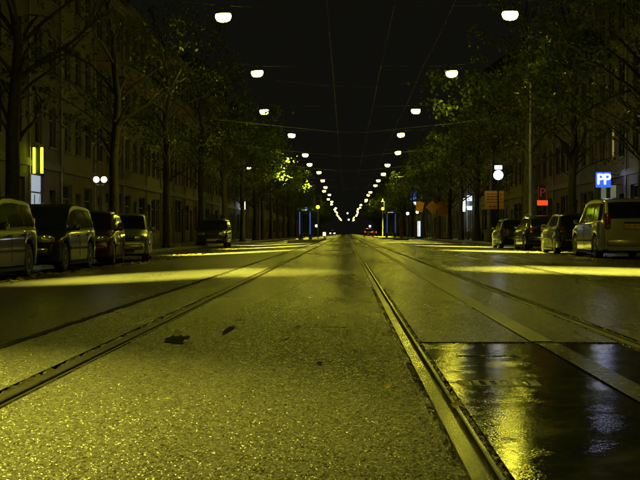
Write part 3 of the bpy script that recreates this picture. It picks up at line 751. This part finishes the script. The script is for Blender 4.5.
VAN = dict(L=4.75, W=1.95, H=1.76, axles=(.19,.82), rw=.33,
    top=[(0,.5),(.008,.68),(.03,.80),(.09,.90),(.20,1.03),(.23,1.06),(.43,1.65),(.52,1.74),(.65,1.76),(.90,1.73),(.955,1.69),(.988,1.12),(.994,.95),(1,.55)],
    belt=[(0,.88),(.25,1.0),(1,1.08)], side=[(.29,.50),(.515,.74),(.755,.945)], ws=(.245,.42), rs=(.959,.986), hz=.74, tail=(1.08,.46,.16), plate_z=.93, wz=1.16, tumble=.84)
CITY = dict(L=3.5, W=1.6, H=1.46, axles=(.18,.83), rw=.28,
    top=[(0,.5),(.01,.64),(.035,.76),(.10,.84),(.19,.92),(.22,.95),(.42,1.40),(.50,1.45),(.62,1.46),(.85,1.42),(.91,1.37),(.98,.98),(.99,.9),(1,.5)],
    side=[(.28,.54),(.555,.86)], ws=(.235,.41), rs=(.92,.97), hz=.70)
SUV = dict(L=4.1, W=1.74, H=1.68, axles=(.20,.80), rw=.34, sill=.28,
    top=[(0,.6),(.008,.78),(.03,.88),(.10,.95),(.25,1.03),(.28,1.06),(.41,1.58),(.48,1.66),(.60,1.68),(.90,1.65),(.955,1.6),(.985,1.05),(.992,.95),(1,.6)],
    belt=[(0,.9),(.25,1.0),(1,1.05)], side=[(.33,.51),(.525,.71),(.725,.93)], ws=(.29,.40), rs=(.96,.983), hz=.80, rails=1, tumble=.84)
def place(xside, ynear, rz, spec, label, pm, facing):
    """facing=-1: nose to the camera side, ynear is the nose; +1: tail to the camera side"""
    L = spec['L']; W2 = spec['W']/2; x = xside
    z = ground_z(x)
    c = Vector((x, ynear, 0))+Matrix.Rotation(rz, 3, 'Z') @ Vector((0, L/2, 0))
    return car((c.x, c.y, z), rz if facing < 0 else rz+math.pi, spec, label, pm)
P_GREY = paint('dark grey green paint', (.012,.014,.011)); P_NAVY = paint('near black paint', (.012,.014,.016)); P_RED = paint('dark wine paint', (.07,.012,.012))
P_PALE = paint('pale silver paint', (.34,.34,.30), metal=.6); P_DARK = paint('black green paint', (.018,.022,.018)); P_SILVER = paint('silver beige paint', (.42,.40,.34), metal=.4)
P_BLACKB = paint('black blue paint', (.012,.013,.02)); P_MID = paint('mid grey paint', (.028,.03,.028))
place(-7.0, 19.6, 0, dict(MPV, L=4.35, H=1.55, top=[(a, b*.935 if b > .7 else b) for a, b in MPV['top']], belt=[(0,.80),(.25,.9),(1,.96)]), 'dark grey-green people carrier parked ahead of the near-black carrier’s nose', P_GREY, -1)
place(-6.98, 25.3, 0, dict(MPV, H=1.53, W=1.76, L=4.15, top=[(a, b*.925 if b > .7 else b) for a, b in MPV['top']], belt=[(0,.80),(.25,.9),(1,.96)]), 'near-black people carrier facing out between the grey carrier and the wine red car', P_NAVY, -1)
place(-6.85, 30.9, R(4.5), CITY, 'dark wine red small car parked between the black people carrier and the pale car', P_RED, -1)
place(-6.62, 35.3, R(7.5), dict(CITY, H=1.5, L=3.6), 'pale silver small car at the end of the facing parked row', P_PALE, -1)
place(-7.75, 69.0, R(1), dict(SUV), 'dark boxy off-roader with a lit roof parked alone under the trees', P_DARK, -1)
place(8.2, 34.3, 0, VAN, 'silver beige van with a yellow rear plate parked at the kerb', P_SILVER, 1)
place(8.05, 41.2, 0, HATCH, 'mid grey hatchback mostly hidden just ahead of the silver van', P_MID, 1)
place(8.45, 50.6, 0, dict(ESTATE, plate_z=.88), 'black-blue estate car with red tail lamp ahead of the grey hatchback', P_BLACKB, 1)
place(8.2, 57.4, 0, HATCH, 'black-green hatchback at the front of the rear-on parked row beside the orange sign', P_DARK, 1)
# cars far down the street
place(3.9, 205, 0, dict(HATCH, moving='away', group='cars driving far down the street'), 'distant car driving away with glowing red tail lamps', P_BLACKB, 1)
place(5.2, 232, 0, dict(HATCH, moving='away', group='cars driving far down the street'), 'distant car with red tail lamps further off, one lane over', P_DARK, 1)
place(-3.4, 300, 0, dict(HATCH, moving='toward', group='cars driving far down the street'), 'distant oncoming car with white headlamps', P_MID, -1)

# ------------------------------------------------------------------ lit signs and small lamps
# twin vertical tubes on the facade
s = empty('tube_sign', (-12.6, 48.9, 3.62)); tag(s, 'upright sign with two glowing yellow-green tubes on the brick house wall', 'sign')
MB().box((0,.05,0), (.40,.06,1.06), bev=.02).build('backing', M_DARKMETAL, s)
tube_me = MB().lathe([(0,-.53),(.04,-.53),(.055,-.51),(.055,.51),(.04,.53),(0,.53)], n=12).mesh('tube', E_TUBE, 40)
link('tube', tube_me, s, (-.16,-.05,0)); link('tube', tube_me, s, (.16,-.05,0))
MB().box((-.2,.05,.3), (.4,.04,.04)).box((-.2,.05,-.3), (.4,.04,.04)).build('bracket', M_DARKMETAL, s)
MB().tube([(.05,.05,.5),(.05,.05,2.5)], .018, 6).build('conduit', M_GREYMETAL, s)
# double globe lamp
s = empty('globe_lamp', (-10.9, 53, ZL)); tag(s, 'post with two glowing white globes behind the wine red car', 'street lamp')
MB().tube([(0,0,0),(0,0,.5),(0,0,.52),(0,0,2.9)], [.09,.08,.05,.04], 10).build('post', M_DARKMETAL, s, smooth=40)
MB().tube([(-.17,0,2.98),(-.17,0,2.86),(.17,0,2.86),(.17,0,2.98)], .02, 6).build('arm', M_DARKMETAL, s)
gl = MB().lathe([(0,-.135),(.08,-.11),(.125,-.05),(.135,0),(.12,.065),(.07,.117),(0,.135)], n=18).mesh('globe', E_WHITE, 60)
link('globe', gl, s, (-.17,0,3.1)); link('globe', gl, s, (.17,0,3.1))
# blue PP sign
s = empty('parking_sign', (13.05, 61.2, 3.35)); tag(s, 'glowing blue box sign with two white letters P above the lit shop', 'sign', )
MB().box((0,0,0), (.72,.22,.76), bev=.03).build('box', E_BLUE, s)
pm_ = text_mesh('P', .76); pm_.materials.append(E_LETTER)
link('letter', pm_, s, (-.165,-.118,0), (R(90),0,0)); link('letter', pm_, s, (.17,-.118,0), (R(90),0,0))
MB().box((.66,.0,.25), (.5,.05,.05)).box((.66,0,-.25), (.5,.05,.05)).build('bracket', M_DARKMETAL, s)
# red P sign
s = empty('parking_meter_sign', (11.6, 71.2, ZR)); tag(s, 'dim red outlined letter P above a glowing red bar on a post', 'sign')
MB().tube([(0,0,0),(0,0,3.3)], .04, 8).build('post', M_DARKMETAL, s)
MB().box((0,-.07,2.40), (.62,.1,.30), bev=.02).build('bar', E_RED, s)
MB().box((0,0.0,3.0), (.46,.06,.82)).build('panel', M_DARKMETAL, s)
pr = text_mesh('P', .72); pr.materials.append(E_REDDIM); link('letter', pr, s, (0,-.045,3.0), (R(90),0,0))
mb = MB()
for x in (-.225,.225): mb.box((x,-.04,3.0), (.02,.02,.82))
mb.build('outline', E_REDDIM, s)
# round white light with blue panel above
s = empty('stop_sign_lamp', (9.98, 79, ZR)); tag(s, 'glowing round white disc below a small blue-white panel on a slim post', 'sign')
MB().tube([(0,0,0),(0,0,5.1)], .05, 8).build('post', M_DARKMETAL, s)
MB().lathe([(0,-.06),(.29,-.06),(.31,-.04),(.31,.04),(.29,.06),(0,.06)], (0,-.1,4.42), 24, Matrix.Rotation(R(90), 4, 'X')).build('disc', E_WHITE, s, smooth=40)
MB().box((0,-.1,4.92), (.5,.1,.26), bev=.03).build('panel', E_PANEL, s)
# orange works board with lines of print
s = empty('works_board', (9.98, 81, ZR)); tag(s, 'square orange roadworks board with lines of black print on a post', 'sign')
MB().box((-.0,0,2.84), (1.28,.03,1.22), bev=.01).build('board', M_ORANGE, s)
mb = MB(); rr = random.Random(4)
for q, z in enumerate((3.24,3.06,2.88)):
    x = -.5
    while x < .45:
        l = rr.uniform(.09,.22); l = min(l, .52-x); mb.box((x+l/2,-.017,z), (l,.006,.05)); x += l+.06
x = -.35
while x < .3:
    l = rr.uniform(.1,.2); mb.box((x+l/2,-.017,2.40), (l,.006,.07)); x += l+.07
mb.build('print', M_ORTXT, s); MB().box((0,-.017,2.69), (1.24,.006,.03)).build('divider', M_ORTXT, s)
MB().box((-.25,.04,1.7), (.07,.05,3.4)).box((.25,.04,1.7), (.05,.05,3.4)).build('post', M_DARKMETAL, s)
MB().box((0,.04,.06), (.9,.5,.12), bev=.03).build('foot', M_BLACK, s)
# orange boards further on
def board(x, y, w, h, z, rot, label):
    s = empty('works_sign', (x, y, ZR)); tag(s, label, 'sign', 'orange roadworks signs')
    MB().box((0,0,0), (w,.03,h), M=Matrix.Rotation(rot, 4, 'Y'), bev=.01).build('board', M_ORANGE, s, (0,0,z))
    MB().box((-.12,.045,z/2+.2), (.05,.05,z+.4)).box((.12,.045,z/2+.2), (.05,.05,z+.4)).build('post', M_GREYMETAL, s)
    MB().box((0,.04,.06), (.8,.45,.12), bev=.03).build('foot', M_BLACK, s)
    return s
board(9.75, 121, 1.05, 1.35, 3.05, 0, 'upright orange works sign on twin posts before the white lit shop')
board(8.9, 124, .95, .95, 3.3, R(45), 'orange diamond works sign tilted on its corner beside an upright one')
board(8.1, 132, .8, 1.1, 3.5, R(12), 'faint leaning orange works sign set farthest along')
# white lit sign boxes on the shop, blue neon, wall lamps, lit pillar
s = empty('shop_sign', (13.45, 139, 3.9)); tag(s, 'bright cool white projecting light box on the pale shop house', 'sign')
MB().box((0,0,0), (.62,.2,1.5), bev=.03).build('box', E_COOL, s); MB().box((.42,0,.3), (.3,.05,.05)).build('bracket', M_DARKMETAL, s)
s = empty('shop_sign', (13.5, 131.5, 4.0)); tag(s, 'pair of small pale blue light boxes beside the bright white box', 'sign')
MB().box((0,0,.45), (.55,.18,.6), bev=.03).build('box', E_COOLMID, s); MB().box((0,0,-.62), (.55,.18,.45), bev=.03).build('box', E_COOLMID, s); MB().box((.38,.02,0), (.1,.05,1.7)).build('bracket', M_DARKMETAL, s)
s = empty('neon_sign', (13.2, 233, 9.2)); tag(s, 'tall vertical blue neon sign high on a far house wall', 'sign')
MB().box((0,.12,0), (1.2,.16,4.4), bev=.04).build('backing', E_BLUEDIM, s)
mb = MB()
for k in range(7): mb.tube([(-.38,0,-1.95+k*.62),(.3,0,-1.8+k*.62),(-.3,0,-1.62+k*.62)], .08, 6)
mb.build('tube', E_BLUENEON, s); MB().box((.75,.1,1.2), (.4,.06,.06)).box((.75,.1,-1.2), (.4,.06,.06)).build('bracket', M_DARKMETAL, s)
s = empty('shop_sign', (13.1, 226, 6.2)); tag(s, 'small white light box below the tall blue neon sign', 'sign')
MB().box((0,0,0), (1.3,.2,.55), bev=.03).build('box', E_COOL, s); MB().box((.75,.0,0), (.4,.06,.06)).build('bracket', M_DARKMETAL, s)
def wall_lamp(x, y, z, sd, label):
    s = empty('wall_lamp', (x, y, z)); tag(s, label, 'lamp', 'lamps on the house fronts')
    MB().lathe([(0,-.2),(.16,-.17),(.24,-.06),(.25,.05),(0,.08)], n=16).build('globe', E_WARMLAMP, s, smooth=60)
    MB().lathe([(.27,.04),(.2,.14),(0,.18)], n=16).build('cap', M_HOUSING, s, smooth=60)
    MB().tube([(0,0,.15),(sd*.3,0,.35),(sd*.72,0,.3)], .025, 6).build('bracket', M_DARKMETAL, s)
wall_lamp(-12.3, 152, 8.9, -1, 'warm round lamp bracketed high on a house front over the tree row')
wall_lamp(13.3, 152, 8.95, 1, 'warm round lamp bracketed high on the front above the white lit shop')
s = empty('shop_sign', (-12.5, 146, 4.0)); tag(s, 'small upright bluish white light box on a house behind the off-roader', 'sign')
MB().box((0,0,0), (.42,.16,.95), bev=.03).build('box', E_COOL, s); MB().box((-.3,0,.2), (.3,.05,.05)).build('bracket', M_DARKMETAL, s)
s = empty('lit_pillar', (9.1, 150, ZR-.1)); tag(s, 'slim white lit advertising pillar on the kerb beyond the works signs', 'pillar')
MB().box((0,0,.15), (.9,.3,.3), bev=.02).build('base', M_DARKMETAL, s); MB().box((0,0,1.25), (.34,.2,1.9), bev=.02).build('light_panel', E_COOLMID, s); MB().box((0,0,2.24), (.5,.3,.08), bev=.02).build('cap', M_DARKMETAL, s)
def globe_post(x, y, z0, h, r, m, label):
    s = empty('globe_lamp', (x, y, z0)); tag(s, label, 'street lamp', 'small distant globe lamps')
    MB().tube([(0,0,0),(0,0,h)], .05, 8).build('post', M_DARKMETAL, s)
    MB().lathe([(0,-r),(r*.7,-r*.7),(r,0),(r*.7,r*.7),(0,r)], (0,0,h+r), 14).build('globe', m, s, smooth=70)
globe_post(7.75, 151, -.09, 3.0, .19, E_WHITE, 'small white globe lamp on a post beside the lit pillar')
globe_post(9.1, 153.5, ZR, 3.1, .19, E_WHITE, 'small white globe lamp on a post just behind the lit pillar')
for k, (x, y, h, lb) in enumerate(((.9, 400, 4.9, 'tiny far white globe lamp between the tram tracks, lower one'), (.6, 470, 8.2, 'tiny far white globe lamp between the tram tracks, taller one'),
        (-6.4, 260, 2.0, 'tiny far white globe lamp on the facing cars’ kerb'), (6.6, 330, 2.3, 'tiny far white globe lamp on the van’s kerb'))):
    globe_post(x, y, -.1, h, .3, E_WHITE, lb)
s = empty('sign_post', (-8.62, 72.5, ZL)); tag(s, 'plain slim grey post standing just behind the off-roader', 'post')
MB().tube([(0,0,0),(0,0,3.2)], .055, 8).build('pole', M_GREYMETAL, s, smooth=40); MB().lathe([(.06,3.2),(.05,3.24),(0,3.26)], n=8).build('cap', M_GREYMETAL, s)
s = empty('sign_post', (-8.62, 119, ZL)); tag(s, 'slim grey post by the kerb further along past the off-roader', 'post')
MB().tube([(0,0,0),(0,0,4.2)], .09, 8).build('pole', M_GREYMETAL, s, smooth=40); MB().lathe([(.1,4.2),(.08,4.26),(0,4.3)], n=8).build('cap', M_GREYMETAL, s)

# ------------------------------------------------------------------ tram stops
def platform(x0, x1, y0, y1, label):
    o = MB().prism([(x0,-.3),(x0,.13),(x0+.03,.16),(x1-.03,.16),(x1,.13),(x1,-.3)], y0, y1).build('tram_platform', M_KERB); tag(o, kind='structure'); return o
platform(-4.2, -2.05, 86, 125, ''); platform(3.95, 6.3, 132, 172, '')
def shelter(x, y, w, d, h, label):
    s = empty('tram_shelter', (x, y, .16)); tag(s, label, 'shelter', 'tram shelters')
    for sx in (-w/2, w/2):
        for sy in (0, d):
            p = MB().box((sx,sy,h/2), (.16,.14,h), bev=.02).build('post', M_DARKMETAL, s)
            if sy == 0: MB().box((sx+.02,sy-.08,h*.55), (.06,.03,h*.75)).build('light_strip', E_BLUEDIM, p)
    MB().box((0,d/2,h+.06), (w+.4,d+.5,.12), bev=.03).build('roof', M_BLUEPAINT, s)
    MB().box((-w/2,d/2,h*.52), (.02,d-.16,h*.7)).build('glass_panel', M_SHELTERGLASS, s)
    MB().box((0,d,h*.52), (w-.2,.02,h*.7)).build('glass_panel', M_SHELTERGLASS, s)
    MB().box((0,d-.3,.46), (w-.3,.35,.05), bev=.01).box((-w*.3,d-.3,.22), (.05,.3,.44)).box((w*.3,d-.3,.22), (.05,.3,.44)).build('bench', M_GREYMETAL, s)
    MB().box((.12,-.2,h+.05), (.18,.06,.16), bev=.02).build('stop_light', E_BLUENEON, s)
    return s
shelter(-3.1, 90, .78, 3.0, 2.25, 'dark tram shelter with blue lit posts on the platform opposite the works signs')
shelter(5.25, 140, .95, 3.0, 2.9, 'dark tram shelter with blue lit posts beside the amber traffic light and bollard')
def signal(x, y, h, lit_h, label):
    s = empty('traffic_light', (x, y, .0)); tag(s, label, 'traffic light', 'traffic lights by the tram platforms')
    MB().tube([(0,0,0),(0,0,h)], .06, 8).build('pole', M_GREYMETAL, s, smooth=40)
    hd = MB().box((0,-.1,lit_h+.32), (.42,.2,1.15), bev=.05).build('head', M_BLACK, s)
    for k, m in enumerate((E_AMBER, M_BLACK, M_BLACK)):
        z = lit_h+.36*k
        MB().lathe([(0,-.03),(.17 if k == 0 else .12,-.02),(.17 if k == 0 else .12,.02),(0,.03)], (0,-.21,z), 16, Matrix.Rotation(R(90), 4, 'X')).build('lens', m, hd)
        MB().box((0,-.27,z+.17), (.3,.14,.02)).build('visor', M_BLACK, hd)
signal(-2.6, 111, 3.9, 3.05, 'traffic light showing amber beyond the blue-posted shelter opposite the works signs')
signal(4.45, 146, 4.8, 3.6, 'taller traffic light showing amber beside the shelter near the works signs')
s = empty('island_post', (5.45, 119, -.04)); tag(s, 'reddish marker post with a small sign on a dark kerb nose', 'bollard')
MB().tube([(0,0,0),(0,0,1.25)], .09, 10).build('post', mat('rust red paint', (.28,.07,.02), .45), s, smooth=40); MB().box((0,-.03,1.6), (.36,.05,.75), bev=.02).build('sign_plate', mat('dull brown plate', (.20,.09,.04), .5), s)
MB().box((0,.4,.04), (1.5,2.2,.15), bev=.05).build('kerb_nose', M_KERB, s)
s = empty('lit_bollard', (-1.98+.0-.35, 129, -.02)); tag(s, 'small bollard with a bright yellow lit top at the far end of the platform', 'bollard')
MB().tube([(0,0,0),(0,0,.35)], .12, 10).build('base', M_DARKMETAL, s); MB().box((0,0,.55), (.3,.25,.4), bev=.04).build('lantern', E_YELLOWBOX, s); MB().box((0,0,.78), (.34,.3,.06), bev=.02).build('cap', M_DARKMETAL, s)

# ------------------------------------------------------------------ bicycles by the trees
def bicycle():
    s = empty('bicycle'); Mx = Matrix.Rotation(R(90), 4, 'X'); r = .34
    me = MB().lathe([(r-.02,-.018),(r,-.01),(r,.01),(r-.02,.018),(r-.03,0),(r-.02,-.018)], n=26, M=Mx).mesh('wheel', M_TYRE, 60)
    sp = MB()
    for k in range(12):
        t = math.pi*2*k/12; sp.tube([(0,0,0),(math.cos(t)*(r-.02),0,math.sin(t)*(r-.02))], .003, 4, cap=False)
    sm = sp.mesh('spokes', M_CHROME)
    for x in (-.53,.53): w = link('wheel', me, s, (x,0,r)); link('spokes', sm, w)
    MB().tube([(-.53,0,r),(-.1,0,.32),(.4,0,.78),(-.2,0,.82),(-.1,0,.32)], .016, 6).tube([(-.53,0,r),(-.2,0,.8)], .012, 6).tube([(.53,0,r),(.38,0,.98)], .016, 6).build('frame', M_DARKMETAL, s)
    MB().tube([(.3,-.28,1.03),(.42,-.15,1.05),(.38,0,.99),(.42,.15,1.05),(.3,.28,1.03)], .013, 6).build('handlebar', M_CHROME, s)
    MB().box((-.24,0,.93), (.26,.16,.06), bev=.025).tube([(-.22,0,.8),(-.23,0,.92)], .014, 6).build('saddle', M_BLACK, s)
    MB().box((-.62,0,.78), (.4,.14,.03), bev=.01).build('carrier', M_DARKMETAL, s)
    MB().box((-.84,0,.7), (.03,.07,.06), bev=.01).build('reflector', E_REFL, s)
    MB().box((-.1,.06,.3), (.17,.02,.03)).box((-.1,-.06,.3), (.03,.06,.17)).build('pedal_crank', M_GREYMETAL, s)
    return s
bk = bicycle()
for k, (x, y, rz) in enumerate(((10.5, 95.6, 1.3), (10.9, 97.4, 1.75), (9.95, 100, 1.5), (10.6, 102.5, 1.9), (10.3, 87.5, 1.45))):
    o = bk if k == 0 else copy_tree(bk)
    o.location = (x, y, ZR); o.rotation_euler = (R(3), 0, rz)
    tag(o, 'dark bicycle parked on the pavement between the trees near the white lit shop', 'bicycle', 'bicycles parked on the pavement')

# ------------------------------------------------------------------ fallen leaves
lr = random.Random(99)
def leaf_geo(mb, x, y, z, L, a, tilt):
    d = Vector((math.cos(a), math.sin(a), tilt)); sd = Vector((-math.sin(a), math.cos(a), -tilt*.5)); p = Vector((x, y, z))
    mb.add([p-d*L*.9, p+sd*L*.6+Vector((0,0,L*.25)), p+d*L+Vector((0,0,L*.2)), p-sd*L*.6+Vector((0,0,L*.1))], [(0,1,2),(0,2,3)])
mb = MB()
for k in range(2600):
    y = lr.uniform(12, 75); x = -5.75-abs(lr.gauss(0, .35)) if lr.random() < .55 else lr.uniform(-8.2, -5.2)
    leaf_geo(mb, x, y, ground_z(x)+.008, lr.uniform(.03,.075), lr.uniform(0,6.28), lr.uniform(-.15,.3))
for k in range(900):
    y = lr.uniform(25, 90); x = lr.uniform(6.2, 9.4)
    leaf_geo(mb, x, y, ground_z(x)+.008, lr.uniform(.03,.07), lr.uniform(0,6.28), lr.uniform(-.15,.3))
tag(mb.build('fallen_leaves', M_FALLEN), 'scattered wet yellow leaves along the gutters under the parked cars', 'leaves', kind='stuff')
for (x, y, L, z, lb) in ((.012, 7.78, .03, .012, 'curled pale leaf standing beside the shiny rail'), (-.36, 7.28, .022, .014, 'small bright wet leaf lying on a road seam between the rails'), (-.33, 8.15, .03, .014, 'small flat leaf on the farther road seam between the rails'),
        (-2.9, 11.6, .03, -.04, 'lone small leaf on the lane beside the dull rail'), (.405+.0, 4.45, .03, .012, 'wet leaf on the smooth patch close to the shiny rail'), (1.17, 4.74, .035, .016, 'wet leaf on the painted stripe in the smooth patch'),
        (.17, 4.95, .03, .016, 'leaf flattened on the asphalt left of the shiny rail head')):
    m_ = MB(); leaf_geo(m_, 0, 0, 0, L, lr.uniform(0, 3), .25); leaf_geo(m_, .01, .01, .004, L*.7, lr.uniform(0, 3), .4)
    o = m_.build('fallen_leaf', M_FALLEN, None, (x, y, z)); tag(o, lb.replace('left of', 'inside'), 'leaf', 'single leaves on the road')
